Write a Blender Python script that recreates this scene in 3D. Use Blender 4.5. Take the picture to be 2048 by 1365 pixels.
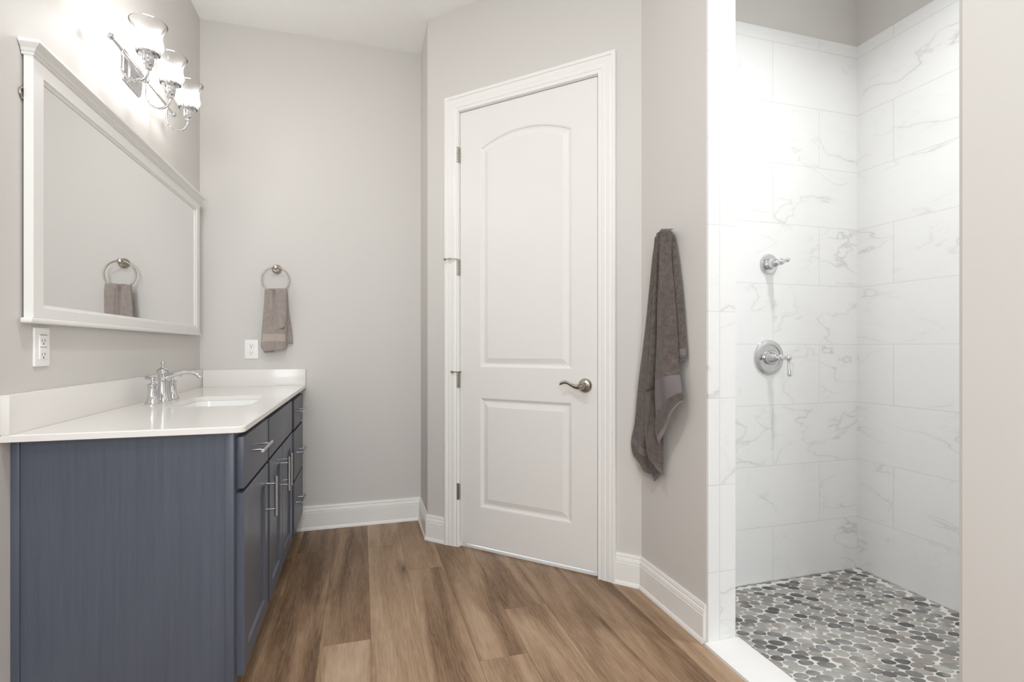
import bpy, bmesh, math, random
from mathutils import Vector, Matrix
random.seed(7)
for o in list(bpy.data.objects):
    bpy.data.objects.remove(o)
C = bpy.context.scene.collection
S = bpy.context.scene
PI = math.pi

# ------------------------------------------------------------------ camera, world, lights, exposure
cam = bpy.data.cameras.new('camera'); cam_o = bpy.data.objects.new('camera', cam); C.objects.link(cam_o)
cam.sensor_width = 36.0; cam.lens = 36.0 * 1022.0 / 2048.0
cam.shift_y = 13.1 / 2048.0
cam.clip_start = 0.02
cam_o.location = (0, 0, 1.06)
cam_o.rotation_euler = (PI / 2, 0, -0.2864)
S.camera = cam_o
S.view_settings.view_transform = 'Standard'
S.view_settings.look = 'None'
S.view_settings.gamma = 1.0
S.view_settings.exposure = 0.70
S.cycles.max_bounces = 10
S.cycles.diffuse_bounces = 6
S.cycles.glossy_bounces = 6
S.cycles.transparent_max_bounces = 16
S.cycles.sample_clamp_indirect = 4.0
W = bpy.data.worlds.new('sky'); S.world = W; W.use_nodes = True
W.node_tree.nodes['Background'].inputs[0].default_value = (0.86, 0.93, 1.0, 1)
W.node_tree.nodes['Background'].inputs[1].default_value = 2.0

def area_light(name, loc, rot, size, power, col, size_y=None, shape=None, spread=None):
    l = bpy.data.lights.new(name, 'AREA'); l.energy = power; l.color = col; l.size = size
    if shape: l.shape = shape
    elif size_y: l.shape = 'RECTANGLE'; l.size_y = size_y
    if spread: l.spread = spread
    o = bpy.data.objects.new(name, l); o.location = loc; o.rotation_euler = rot; C.objects.link(o)
    return o
# fill light added at an unseen window opening behind the camera
area_light('window_fill_light', (-0.30, -1.66, 1.46), (PI / 2, 0, 0), 0.95, 21, (0.92, 0.97, 1.0), size_y=1.45)
# recessed lamps: two unseen fill lamps added in the room ceiling, one in the shower ceiling
area_light('shower_downlight_lamp', (1.80, 1.15, 3.035), (0, 0, 0), 0.16, 9, (0.97, 0.985, 1.0), shape='DISK', spread=2.45)
area_light('room_fill_lamp', (-0.10, 1.05, 2.858), (0, 0, 0), 0.14, 8, (0.98, 0.985, 1.0), shape='DISK')
area_light('room_fill_lamp', (0.15, -0.7, 2.858), (0, 0, 0), 0.14, 9, (0.97, 0.98, 1.0), shape='DISK')
BULB_STRENGTH = 46.0

# ------------------------------------------------------------------ room dimensions
XL, YB, ZC = -0.8537, 3.1845, 2.8725
XJ, YD = 0.3508, 2.8416
XR, YC = 1.1843, 1.9999
YP, XP2 = 1.5463, 1.298
YJ = 0.7511
XS, YS = 2.5554, 2.1112
ZPAN, ZTILE = -0.126, 2.6771
YF = -1.7
ZSC = 3.05
AL = math.atan2(YD - YC, XR - XJ); LD = math.hypot(YD - YC, XR - XJ)
MD = Matrix.Translation((XJ, YD, 0)) @ Matrix.Rotation(-AL, 4, 'Z')   # x along the diagonal wall, -y into the room

# ------------------------------------------------------------------ materials
def rgb(r, g, b):
    f = lambda c: ((c / 255 + 0.055) / 1.055) ** 2.4 if c > 10 else c / 255 / 12.92
    return (f(r), f(g), f(b), 1)
class NT:
    def __init__(s, name):
        s.m = bpy.data.materials.new(name); s.m.use_nodes = True
        s.t = s.m.node_tree; s.b = s.t.nodes['Principled BSDF']; s.out = s.t.nodes['Material Output']
    def n(s, typ, **kw):
        d = s.t.nodes.new(typ)
        for k, v in kw.items():
            if k.startswith('i_'):
                k = k[2:]
                d.inputs[int(k) if k.isdigit() else k.replace('_', ' ')].default_value = v
            else: setattr(d, k, v)
        return d
    def l(s, a, b): s.t.links.new(a, b)
    def math(s, op, a, b=None, c=None):
        d = s.n('ShaderNodeMath', operation=op)
        for i, v in enumerate((a, b, c)):
            if v is None: continue
            if isinstance(v, (int, float)): d.inputs[i].default_value = v
            else: s.l(v, d.inputs[i])
        return d.outputs[0]
    def mix(s, fac, a, b, blend='MIX'):
        d = s.n('ShaderNodeMix', data_type='RGBA', blend_type=blend)
        for i, v in ((0, fac), (6, a), (7, b)):
            if isinstance(v, (int, float, tuple)): d.inputs[i].default_value = v
            else: s.l(v, d.inputs[i])
        return d.outputs[2]
    def ramp(s, fac, stops):
        d = s.n('ShaderNodeValToRGB'); e = d.color_ramp.elements
        while len(e) < len(stops): e.new(0.5)
        for el, (p, c) in zip(e, stops): el.position = p; el.color = c
        s.l(fac, d.inputs[0]); return d.outputs[0]
    def noise(s, vec=None, scale=5, detail=2, rough=0.5, dist=0, dims='3D', w=None):
        d = s.n('ShaderNodeTexNoise', noise_dimensions=dims)
        d.inputs['Scale'].default_value = scale; d.inputs['Detail'].default_value = detail
        d.inputs['Roughness'].default_value = rough; d.inputs['Distortion'].default_value = dist
        if vec is not None: s.l(vec, d.inputs['Vector'])
        if w is not None: s.l(w, d.inputs['W'])
        return d.outputs['Fac']
    def bump(s, h, strength, dist=0.001, norm=None):
        d = s.n('ShaderNodeBump'); d.inputs['Strength'].default_value = strength; d.inputs['Distance'].default_value = dist
        s.l(h, d.inputs['Height'])
        if norm is not None: s.l(norm, d.inputs['Normal'])
        s.l(d.outputs[0], s.b.inputs['Normal']); return d.outputs[0]
    def pos(s): return s.n('ShaderNodeNewGeometry').outputs['Position']
    def mapv(s, vec, scale=(1, 1, 1), loc=(0, 0, 0), rot=(0, 0, 0)):
        d = s.n('ShaderNodeMapping'); d.inputs['Scale'].default_value = scale
        d.inputs['Location'].default_value = loc; d.inputs['Rotation'].default_value = rot
        s.l(vec, d.inputs['Vector']); return d.outputs[0]
def simple(name, col, rough=0.5, metal=0.0, bump=None, spec=None, var=0.0, coat=0.0):
    t = NT(name); t.b.inputs['Base Color'].default_value = col
    t.b.inputs['Roughness'].default_value = rough; t.b.inputs['Metallic'].default_value = metal
    if spec is not None: t.b.inputs['Specular IOR Level'].default_value = spec
    if coat: t.b.inputs['Coat Weight'].default_value = coat; t.b.inputs['Coat Roughness'].default_value = 0.1
    p = t.pos()
    if var:
        nz = t.noise(p, 6, 3)
        k = 1 - var
        t.l(t.mix(nz, tuple(c * k for c in col[:3]) + (1,), col), t.b.inputs['Base Color'])
    if bump: t.bump(t.noise(p, bump[0], 3), bump[1], bump[2])
    return t.m
M = {}
M['paint'] = simple('wall_paint', rgb(214, 211, 207), 0.55, bump=(260, 0.10, 0.001), spec=0.3)
M['ceiling'] = simple('ceiling_texture', rgb(249, 249, 248), 0.8, bump=(70, 0.45, 0.004), spec=0.2)
M['trim'] = simple('white_trim_paint', rgb(240, 239, 236), 0.35, spec=0.4)
M['door'] = simple('white_door_paint', rgb(234, 232, 229), 0.4, bump=(400, 0.05, 0.0005), spec=0.4)
M['frame'] = simple('mirror_frame_paint', rgb(236, 235, 232), 0.35, spec=0.4)
M['quartz'] = simple('white_quartz', rgb(236, 233, 229), 0.13, spec=0.35, var=0.02)
M['solid'] = simple('white_solid_surface', rgb(234, 233, 231), 0.3, spec=0.4)
M['ceramic'] = simple('white_ceramic', rgb(244, 244, 242), 0.08, spec=0.5)
M['chrome'] = simple('polished_chrome', (0.68, 0.68, 0.69, 1), 0.05, 1.0)
M['nickel'] = simple('brushed_nickel', (0.44, 0.40, 0.345, 1), 0.26, 1.0, bump=(900, 0.05, 0.0003))
M['steel'] = simple('satin_steel', (0.56, 0.56, 0.58, 1), 0.24, 1.0)
M['plastic'] = simple('white_plastic', rgb(246, 245, 243), 0.3)
M['slot'] = simple('dark_slot', rgb(40, 36, 32), 0.6)
M['drain_dark'] = simple('dark_gap', rgb(18, 18, 20), 0.8)
M['glass_mirror'] = simple('silvered_glass', (0.93, 0.935, 0.93, 1), 0.0, 1.0)
M['grout'] = simple('pale_grout', rgb(226, 224, 219), 0.8, bump=(500, 0.2, 0.001), var=0.08)
M['edge'] = simple('tile_edge_grout', rgb(196, 191, 184), 0.8, bump=(300, 0.2, 0.001), var=0.06)
M['hall'] = simple('dark_reflection_paint', rgb(120, 116, 112), 0.7)  # dark grey so the added hall reflects dark in the chrome

def vanity_mat():
    t = NT('slate_blue_cabinet_paint'); p = t.pos()
    g = t.noise(t.mapv(p, (90, 90, 2.5)), 1, 4, 0.6)
    g2 = t.noise(t.mapv(p, (420, 420, 12)), 1, 2, 0.6)
    h = t.math('ADD', t.math('MULTIPLY', g, 0.6), t.math('MULTIPLY', g2, 0.4))
    col = t.ramp(h, [(0.3, rgb(78, 83, 95)), (0.7, rgb(91, 96, 109))])
    t.l(col, t.b.inputs['Base Color']); t.b.inputs['Roughness'].default_value = 0.36
    t.b.inputs['Specular IOR Level'].default_value = 0.45
    t.bump(h, 0.12, 0.0006); return t.m
M['vanity'] = vanity_mat()

def plank_mat():
    t = NT('oak_plank'); geo = t.n('ShaderNodeNewGeometry'); p = geo.outputs['Position']; r = geo.outputs['Random Per Island']
    off = t.n('ShaderNodeCombineXYZ'); t.l(t.math('MULTIPLY', r, 37.0), off.inputs[0]); t.l(t.math('MULTIPLY', r, 91.0), off.inputs[1])
    add = t.n('ShaderNodeVectorMath', operation='ADD'); t.l(p, add.inputs[0]); t.l(off.outputs[0], add.inputs[1]); v = add.outputs[0]
    big = t.noise(t.mapv(v, (8, 0.75, 1)), 1, 4, 0.55, 0.9)
    cath = t.n('ShaderNodeTexWave', wave_type='BANDS', bands_direction='X', wave_profile='SIN')
    cath.inputs['Scale'].default_value = 16; cath.inputs['Distortion'].default_value = 16; cath.inputs['Detail'].default_value = 3
    cath.inputs['Detail Scale'].default_value = 0.7; cath.inputs['Detail Roughness'].default_value = 0.6
    t.l(t.mapv(v, (1.6, 0.32, 1)), cath.inputs['Vector'])
    fine = t.noise(t.mapv(v, (260, 7, 1)), 1, 4, 0.65)
    vo = t.n('ShaderNodeTexVoronoi', feature='F1', voronoi_dimensions='2D'); vo.inputs['Scale'].default_value = 1.0
    dv = t.n('ShaderNodeVectorMath', operation='ADD'); t.l(t.mapv(v, (3.4, 1.25, 1)), dv.inputs[0])
    nv = t.n('ShaderNodeTexNoise'); nv.inputs['Scale'].default_value = 7; t.l(v, nv.inputs['Vector'])
    sc = t.n('ShaderNodeVectorMath', operation='SCALE'); t.l(nv.outputs['Color'], sc.inputs[0]); sc.inputs['Scale'].default_value = 0.16; t.l(sc.outputs[0], dv.inputs[1])
    t.l(dv.outputs[0], vo.inputs['Vector'])
    knot = t.ramp(vo.outputs['Distance'], [(0.015, (1, 1, 1, 1)), (0.05, (0.45, 0.45, 0.45, 1)), (0.17, (0, 0, 0, 1))])
    kn = t.n('ShaderNodeSeparateColor'); t.l(vo.outputs['Color'], kn.inputs[0])
    knot = t.math('MULTIPLY', knot, t.math('GREATER_THAN', kn.outputs[0], 0.55))
    h = t.math('ADD', t.math('MULTIPLY', big, 0.95), t.math('MULTIPLY', fine, 0.45))
    h = t.math('ADD', h, t.math('MULTIPLY', t.math('MULTIPLY', cath.outputs['Fac'], t.ramp(big, [(0.40, (1, 1, 1, 1)), (0.58, (0, 0, 0, 1))])), -0.10))
    h = t.math('ADD', h, t.math('MULTIPLY', r, 0.22))
    med = t.noise(t.mapv(v, (70, 14, 1)), 1, 3, 0.6)
    h = t.math('ADD', h, t.math('MULTIPLY', med, 0.22))
    h = t.math('ADD', h, -0.42)
    col = t.ramp(h, [(0.20, rgb(97, 73, 53)), (0.42, rgb(136, 109, 84)), (0.60, rgb(162, 135, 109)), (0.83, rgb(184, 160, 136))])
    col = t.mix(t.math('MULTIPLY', knot, 0.85), col, rgb(84, 64, 49))
    t.l(col, t.b.inputs['Base Color']); t.b.inputs['Roughness'].default_value = 0.46
    t.b.inputs['Specular IOR Level'].default_value = 0.35
    t.bump(fine, 0.12, 0.0006); return t.m
M['plank'] = plank_mat()

def tile_mat(name, axis, u0, w, v0, rh, offset=0.5, edge=0.0016):
    t = NT(name); p = t.pos(); s = t.n('ShaderNodeSeparateXYZ'); t.l(p, s.inputs[0])
    u = t.math('ADD', s.outputs[axis], -u0); v = t.math('ADD', s.outputs[2], -v0)
    cv = t.n('ShaderNodeCombineXYZ'); t.l(u, cv.inputs[0]); t.l(v, cv.inputs[1])
    b = t.n('ShaderNodeTexBrick', offset=offset, offset_frequency=2, squash=1.0)
    t.l(cv.outputs[0], b.inputs['Vector'])
    for k, x in (('Scale', 1), ('Mortar Size', edge), ('Mortar Smooth', 0.3), ('Bias', 0), ('Brick Width', w), ('Row Height', rh)): b.inputs[k].default_value = x
    b.inputs['Color1'].default_value = (0, 0, 0, 1); b.inputs['Color2'].default_value = (1, 1, 1, 1); b.inputs['Mortar'].default_value = (.5, .5, .5, 1)
    rnd = t.math('MULTIPLY', b.outputs['Color'], 57.0)
    n1 = t.noise(t.mapv(p, (1.1, 1.1, 2.6), rot=(0.0, 0.5 if axis == 0 else 0, 0.0 if axis == 0 else 0)), 1.7, 4, 0.5, 0.35, '4D', rnd)
    ridge = t.math('SUBTRACT', 1.0, t.math('MULTIPLY', t.math('ABSOLUTE', t.math('SUBTRACT', n1, 0.5)), 95.0))
    ridge = t.math('MAXIMUM', ridge, 0.0)
    msk = t.noise(p, 3.1, 2, 0.5, 0, '4D', rnd)
    msk = t.ramp(msk, [(0.47, (0, 0, 0, 1)), (0.68, (1, 1, 1, 1))])
    n2 = t.noise(t.mapv(p, (1, 1, 2.0)), 3.0, 3, 0.5, 0.6, '4D', t.math('ADD', rnd, 11.0))
    r2 = t.math('MAXIMUM', t.math('SUBTRACT', 1.0, t.math('MULTIPLY', t.math('ABSOLUTE', t.math('SUBTRACT', n2, 0.56)), 70.0)), 0.0)
    soft = t.ramp(n1, [(0.42, (0, 0, 0, 1)), (0.5, (1, 1, 1, 1)), (0.58, (0, 0, 0, 1))])
    vein = t.math('ADD', t.math('MULTIPLY', t.math('MULTIPLY', ridge, msk), 0.40), t.math('MULTIPLY', t.math('MULTIPLY', r2, msk), 0.10))
    vein = t.math('ADD', vein, t.math('MULTIPLY', t.math('MULTIPLY', soft, msk), 0.06))
    col = t.mix(vein, rgb(238, 238, 237), rgb(176, 173, 170))
    col = t.mix(b.outputs['Fac'], col, rgb(221, 219, 215))
    t.l(col, t.b.inputs['Base Color'])
    t.b.inputs['Roughness'].default_value = 0.22; t.b.inputs['Specular IOR Level'].default_value = 0.35
    t.bump(t.math('SUBTRACT', 1.0, b.outputs['Fac']), 0.5, 0.001); return t.m
TW, TR = 0.597, 0.3075
M['tile_x'] = tile_mat('marble_tile_back', 0, 2.0 + TW / 2, TW, 1.076, TR)
M['tile_y'] = tile_mat('marble_tile_side', 1, 1.915, TW, 1.076, TR)
M['tile_jamb'] = tile_mat('marble_tile_edge', 0, 1.231, 0.5, 0.2565, 0.3107, offset=0.0, edge=0.0014)

def pebble_mat():
    t = NT('river_pebble'); geo = t.n('ShaderNodeNewGeometry'); r = geo.outputs['Random Per Island']; p = geo.outputs['Position']
    c = t.ramp(r, [(0.0, rgb(52, 54, 55)), (0.12, rgb(82, 82, 81)), (0.26, rgb(114, 113, 110)), (0.48, rgb(146, 144, 140)), (0.70, rgb(172, 169, 164)), (0.84, rgb(146, 137, 130)), (0.93, rgb(170, 166, 160)), (1.0, rgb(88, 96, 104))])
    n = t.noise(p, 60, 4, 0.6)
    c = t.mix(t.math('MULTIPLY', n, 0.3), c, rgb(160, 157, 151), 'MIX')
    haze = t.noise(p, 5.5, 3, 0.6)
    hz = t.ramp(haze, [(0.50, (0, 0, 0, 1)), (0.68, (1, 1, 1, 1))])
    c = t.mix(t.math('MULTIPLY', hz, 0.45), c, rgb(214, 211, 205))
    t.l(c, t.b.inputs['Base Color']); t.b.inputs['Roughness'].default_value = 0.45
    t.bump(n, 0.15, 0.001); return t.m
M['pebble'] = pebble_mat()

def terry(name, c1, c2, scale=900, strength=0.9):
    t = NT(name); p = t.pos()
    n = t.noise(p, scale, 3, 0.7); n2 = t.noise(p, 45, 2, 0.5)
    f = t.math('ADD', t.math('MULTIPLY', n, 0.8), t.math('MULTIPLY', n2, 0.3))
    t.l(t.ramp(f, [(0.3, c1), (0.8, c2)]), t.b.inputs['Base Color'])
    t.b.inputs['Roughness'].default_value = 0.95; t.b.inputs['Specular IOR Level'].default_value = 0.1
    t.b.inputs['Sheen Weight'].default_value = 0.25; t.b.inputs['Sheen Roughness'].default_value = 0.5
    t.bump(n, strength, 0.004); return t.m
M['terry'] = terry('dark_taupe_terry', rgb(48, 42, 40), rgb(138, 126, 120), 330)
M['terry2'] = terry('taupe_terry', rgb(138, 127, 121), rgb(208, 196, 189), 600)
def band_mat(name, c1, c2, axis_scale):
    t = NT(name); uv = t.n('ShaderNodeUVMap').outputs[0]
    w = t.n('ShaderNodeTexWave', bands_direction='Y'); w.inputs['Scale'].default_value = axis_scale; t.l(uv, w.inputs['Vector'])
    t.l(t.mix(w.outputs['Fac'], c1, c2), t.b.inputs['Base Color']); t.b.inputs['Roughness'].default_value = 0.8
    t.b.inputs['Specular IOR Level'].default_value = 0.2
    t.bump(w.outputs['Fac'], 0.3, 0.001); return t.m
M['band'] = band_mat('towel_band', rgb(104, 99, 100), rgb(138, 132, 133), 42)
M['band2'] = band_mat('hand_towel_band', rgb(172, 160, 152), rgb(190, 179, 171), 40)
M['hem'] = simple('towel_hem', rgb(140, 134, 134), 0.9, bump=(500, 0.4, 0.002), spec=0.1)

def glass_shade():
    t = NT('clear_ribbed_glass'); t.t.nodes.remove(t.b)
    tr = t.n('ShaderNodeBsdfTransparent'); tr.inputs[0].default_value = (0.98, 0.98, 0.98, 1)
    gl = t.n('ShaderNodeBsdfGlossy'); gl.inputs['Roughness'].default_value = 0.05
    tl = t.n('ShaderNodeBsdfTranslucent'); tl.inputs[0].default_value = (0.22, 0.22, 0.22, 1)
    lw = t.n('ShaderNodeLayerWeight'); lw.inputs[0].default_value = 0.35
    f = t.math('ADD', t.math('MULTIPLY', lw.outputs['Facing'], 0.50), 0.01)
    m1 = t.n('ShaderNodeMixShader'); t.l(f, m1.inputs[0]); t.l(tr.outputs[0], m1.inputs[1]); t.l(tl.outputs[0], m1.inputs[2])
    m2 = t.n('ShaderNodeMixShader'); fr = t.n('ShaderNodeFresnel'); fr.inputs[0].default_value = 1.15
    t.l(fr.outputs[0], m2.inputs[0]); t.l(m1.outputs[0], m2.inputs[1]); t.l(gl.outputs[0], m2.inputs[2])
    t.l(m2.outputs[0], t.out.inputs[0]); return t.m
M['shade'] = glass_shade()
def emis(name, col, s):
    t = NT(name); t.b.inputs['Base Color'].default_value = (0.9, 0.9, 0.9, 1)
    t.b.inputs['Emission Color'].default_value = col; t.b.inputs['Emission Strength'].default_value = s; return t.m
M['bulb'] = emis('lit_bulb', (1.0, 0.98, 0.965, 1), BULB_STRENGTH)
M['lens'] = emis('lit_lens', (1.0, 0.97, 0.93, 1), 3.0)

# ------------------------------------------------------------------ mesh helpers
def add_box(bm, lo, hi, bev=0.0, seg=2, mat=0, mtx=None):
    x0, y0, z0 = lo; x1, y1, z1 = hi
    vs = [bm.verts.new((x, y, z)) for x in (x0, x1) for y in (y0, y1) for z in (z0, z1)]
    fs = [bm.faces.new([vs[i] for i in q]) for q in ((0, 1, 3, 2), (4, 6, 7, 5), (0, 4, 5, 1), (2, 3, 7, 6), (0, 2, 6, 4), (1, 5, 7, 3))]
    for f in fs: f.material_index = mat
    if bev:
        es = set(e for f in fs for e in f.edges)
        r = bmesh.ops.bevel(bm, geom=list(es), offset=bev, segments=seg, affect='EDGES', profile=0.6)
        vs = list(set(v for f in r['faces'] for v in f.verts) | set(v for v in vs if v.is_valid))
        for f in r['faces']: f.material_index = mat
    if mtx is not None:
        for v in vs: v.co = mtx @ v.co
    return vs
def add_rings(bm, rings, cap0=True, cap1=True, closed=True, mat=0):
    R = [[bm.verts.new(p) for p in ring] for ring in rings]; n = len(R[0])
    for a, b in zip(R, R[1:]):
        for i in range(n if closed else n - 1):
            j = (i + 1) % n
            f = bm.faces.new((a[i], a[j], b[j], b[i])); f.material_index = mat
    if cap0 and closed: bm.faces.new(list(reversed(R[0]))).material_index = mat
    if cap1 and closed: bm.faces.new(R[-1]).material_index = mat
    return R
def frame_for(d):
    d = Vector(d).normalized(); up = Vector((0, 0, 1)) if abs(d.z) < 0.95 else Vector((1, 0, 0))
    a = d.cross(up).normalized(); return a, d.cross(a).normalized()
def add_lathe(bm, prof, org, axis=(0, 0, 1), n=32, cap0=True, cap1=True, mat=0, rib=None):
    """prof: (radius, distance along axis)"""
    d = Vector(axis).normalized(); a, b = frame_for(d); o = Vector(org); rings = []
    for r, h in prof:
        r = max(r, 1e-5)
        rings.append([o + d * h + (a * math.cos(2 * PI * i / n) + b * math.sin(2 * PI * i / n)) * r * (1 + (rib * math.cos(PI * i) if rib else 0)) for i in range(n)])
    return add_rings(bm, rings, cap0, cap1, mat=mat)
def add_tube(bm, pts, rad, n=12, cap=True, mat=0, flat=None):
    pts = [Vector(p) for p in pts]; rings = []; prev = None
    for i, p in enumerate(pts):
        t = (pts[min(i + 1, len(pts) - 1)] - pts[max(i - 1, 0)]).normalized()
        if prev is None: a, b = frame_for(t)
        else:
            a = (prev - t * prev.dot(t)).normalized(); b = t.cross(a)
        prev = a
        r = rad[i] if isinstance(rad, (list, tuple)) else rad
        ra, rb = (r, r) if not isinstance(r, (list, tuple)) else r
        rings.append([p + a * math.cos(2 * PI * k / n) * ra + b * math.sin(2 * PI * k / n) * rb for k in range(n)])
    return add_rings(bm, rings, cap, cap, mat=mat)
def add_ball(bm, c, r, n=20, m=12, sc=(1, 1, 1), mat=0):
    prof = [(r * math.sin(PI * i / m), -r * math.cos(PI * i / m)) for i in range(m + 1)]
    R = add_lathe(bm, prof, (0, 0, 0), n=n, cap0=False, cap1=False, mat=mat)
    for ring in R:
        for v in ring: v.co = Vector((v.co.x * sc[0], v.co.y * sc[1], v.co.z * sc[2])) + Vector(c)
def add_torus(bm, c, R, r, nrm=(0, 1, 0), n=64, k=12, mat=0):
    d = Vector(nrm).normalized(); a, b = frame_for(d); rings = []
    for i in range(n):
        t = 2 * PI * i / n; e = a * math.cos(t) + b * math.sin(t); p = Vector(c) + e * R
        rings.append([p + (e * math.cos(2 * PI * j / k) + d * math.sin(2 * PI * j / k)) * r for j in range(k)])
    rings.append(rings[0]); add_rings(bm, rings, False, False, mat=mat)
    bmesh.ops.remove_doubles(bm, verts=bm.verts, dist=1e-6)
def arc(c, r, a0, a1, n, plane):
    """plane: two unit vectors"""
    u, v = Vector(plane[0]), Vector(plane[1])
    return [Vector(c) + (u * math.cos(a0 + (a1 - a0) * i / n) + v * math.sin(a0 + (a1 - a0) * i / n)) * r for i in range(n + 1)]
def obj(name, bm, mats, parent=None, smooth=35, loc=None, mtx=None, bevel=None):
    bmesh.ops.recalc_face_normals(bm, faces=bm.faces)
    me = bpy.data.meshes.new(name); bm.to_mesh(me); bm.free()
    for m in (mats if isinstance(mats, (list, tuple)) else [mats]): me.materials.append(m)
    if smooth:
        me.polygons.foreach_set('use_smooth', [True] * len(me.polygons)); me.set_sharp_from_angle(angle=math.radians(smooth))
    o = bpy.data.objects.new(name, me); C.objects.link(o)
    if parent is not None: o.parent = parent
    if mtx is not None: o.matrix_local = mtx
    if loc is not None: o.location = loc
    if bevel:
        md = o.modifiers.new('bevel', 'BEVEL'); md.width = bevel; md.segments = 2; md.limit_method = 'ANGLE'; md.angle_limit = math.radians(40)
    return o
def tag(o, label, cat, group=None):
    o['label'] = label; o['category'] = cat
    if group: o['group'] = group
    return o
def struct(o, label=None):
    o['kind'] = 'structure'
    if label: o['label'] = label
    return o
def thing(name, label, cat, loc=(0, 0, 0), group=None):
    o = bpy.data.objects.new(name, None); C.objects.link(o); o.location = loc; o.empty_display_size = 0.05
    return tag(o, label, cat, group)
def B(): return bmesh.new()
def shell(name, boxes, mats, **kw):
    bm = B()
    for b in boxes: add_box(bm, b[0], b[1], mat=b[2] if len(b) > 2 else 0)
    return struct(obj(name, bm, mats, smooth=None, **kw))

# ------------------------------------------------------------------ walls, ceiling
TH = 0.11
shell('wall_left', [((XL - TH, YF - TH, -0.2), (XL, YB + TH, ZC + 0.1))], M['paint'])
shell('wall_back', [((XL, YB, -0.2), (XJ, YB + TH, ZC + 0.1))], M['paint'])
shell('wall_return', [((XJ, YD + 0.005, -0.2), (XJ + TH * 0.6, YB + TH, ZC + 0.1))], M['paint'])
# diagonal wall with the door opening (local x along the wall)
T0, T1, TZ = 0.2115, 0.9865, 2.315
bm = B()
for lo, hi in (((0, 0, -0.2), (T0, TH, ZC + 0.1)), ((T1, 0, -0.2), (LD, TH, ZC + 0.1)), ((T0, 0, TZ), (T1, TH, ZC + 0.1))): add_box(bm, lo, hi)
struct(obj('wall_diagonal', bm, M['paint'], smooth=None, mtx=MD))
shell('wall_right', [((XR, YP + 0.011, -0.2), (XP2, YC, ZC + 0.1))], M['paint'])
shell('wall_near_right', [((XR, YF, -0.2), (XP2, YJ - 0.0055, ZC + 0.1))], M['paint'])
shell('wall_header', [((XR, YJ - 0.011, 2.45), (XP2, YP + 0.011, ZC + 0.1))], M['paint'])
shell('wall_jamb_far', [((XR - 0.001, YP, -0.05), (XP2, YP + 0.011, 2.45))], M['tile_jamb'])
shell('wall_jamb_near', [((XR - 0.0008, YJ - 0.0055, -0.05), (XR + 0.004, YJ - 0.0002, 2.45), 1), ((XR + 0.004, YJ - 0.0055, -0.05), (XP2, YJ, 2.45), 0)], [M['tile_jamb'], M['edge']])
# wall behind the camera with openings added for fill light and dark reflections
WX0, WX1, WZ0, WZ1 = -0.78, 0.18, 0.72, 2.20
shell('wall_front', [((XL, YF - TH, -0.2), (WX0, YF, ZC + 0.1)), ((WX1, YF - TH, -0.2), (0.32, YF, ZC + 0.1)), ((1.10, YF - TH, -0.2), (XP2, YF, ZC + 0.1)), ((0.32, YF - TH, 2.05), (1.10, YF, ZC + 0.1)),
                     ((WX0, YF - TH, -0.2), (WX1, YF, WZ0)), ((WX0, YF - TH, WZ1), (WX1, YF, ZC + 0.1))], M['paint'])
bm = B()
for lo, hi in (((WX0, YF - .09, WZ0), (WX0 + .05, YF - .04, WZ1)), ((WX1 - .05, YF - .09, WZ0), (WX1, YF - .04, WZ1)), ((WX0 + .05, YF - .09, WZ0), (WX1 - .05, YF - .04, WZ0 + .05)),
               ((WX0 + .05, YF - .09, WZ1 - .05), (WX1 - .05, YF - .04, WZ1)), ((WX0 + .05, YF - .085, 1.44), (WX1 - .05, YF - .045, 1.48))): add_box(bm, lo, hi, 0.003)
struct(obj('added_window_1', bm, M['trim']))  # unseen window frame added around the fill light
shell('wall_added_hall', [((0.20, -3.4, -0.1), (0.30, YF - TH, 2.5)), ((1.12, -3.4, -0.1), (1.22, YF - TH, 2.5)), ((0.20, -3.5, -0.1), (1.22, -3.4, 2.5)), ((0.20, -3.5, 2.5), (1.22, YF - TH, 2.6)), ((0.20, -3.5, -0.1), (1.22, YF, -0.001))], M['hall'])  # unseen dark box added to give the metal dark reflections
bm = B(); add_box(bm, (XL - TH, YF - TH, ZC), (XP2, YB + TH, ZC + 0.1)); struct(obj('ceiling', bm, M['ceiling'], smooth=None))
bm = B(); add_box(bm, (XP2, 0.5, ZSC), (XS + TH, YS + TH, ZSC + 0.1)); add_box(bm, (XP2 - 0.02, 0.5, ZC), (XP2, YS + TH, ZSC + 0.1)); struct(obj('ceiling_shower', bm, M['ceiling'], smooth=None))
# shower walls: tile up to a line, paint above
shell('wall_shower_back', [((XP2, YS, -0.2), (XS + TH, YS + TH, ZTILE), 0), ((XP2, YS + 0.008, ZTILE), (XS + TH, YS + TH, ZSC + 0.1), 1)], [M['tile_x'], M['paint']])
shell('wall_shower_right', [((XS, 0.5, -0.2), (XS + TH, YS, ZTILE), 0), ((XS + 0.008, 0.5, ZTILE), (XS + TH, YS + 0.008, ZSC + 0.1), 1)], [M['tile_y'], M['paint']])
shell('wall_shower_front', [((XP2, 0.5, -0.2), (XS, 0.61, ZTILE), 0), ((XP2, 0.5, ZTILE), (XS, 0.602, ZSC + 0.1), 1)], [M['tile_x'], M['paint']])
shell('wall_shower_left', [((XP2, YP + 0.011, -0.2), (XP2 + 0.01, YS, ZTILE)), ((XP2, 0.61, -0.2), (XP2 + 0.01, YJ - 0.011, ZTILE))], M['tile_y'])

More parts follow.
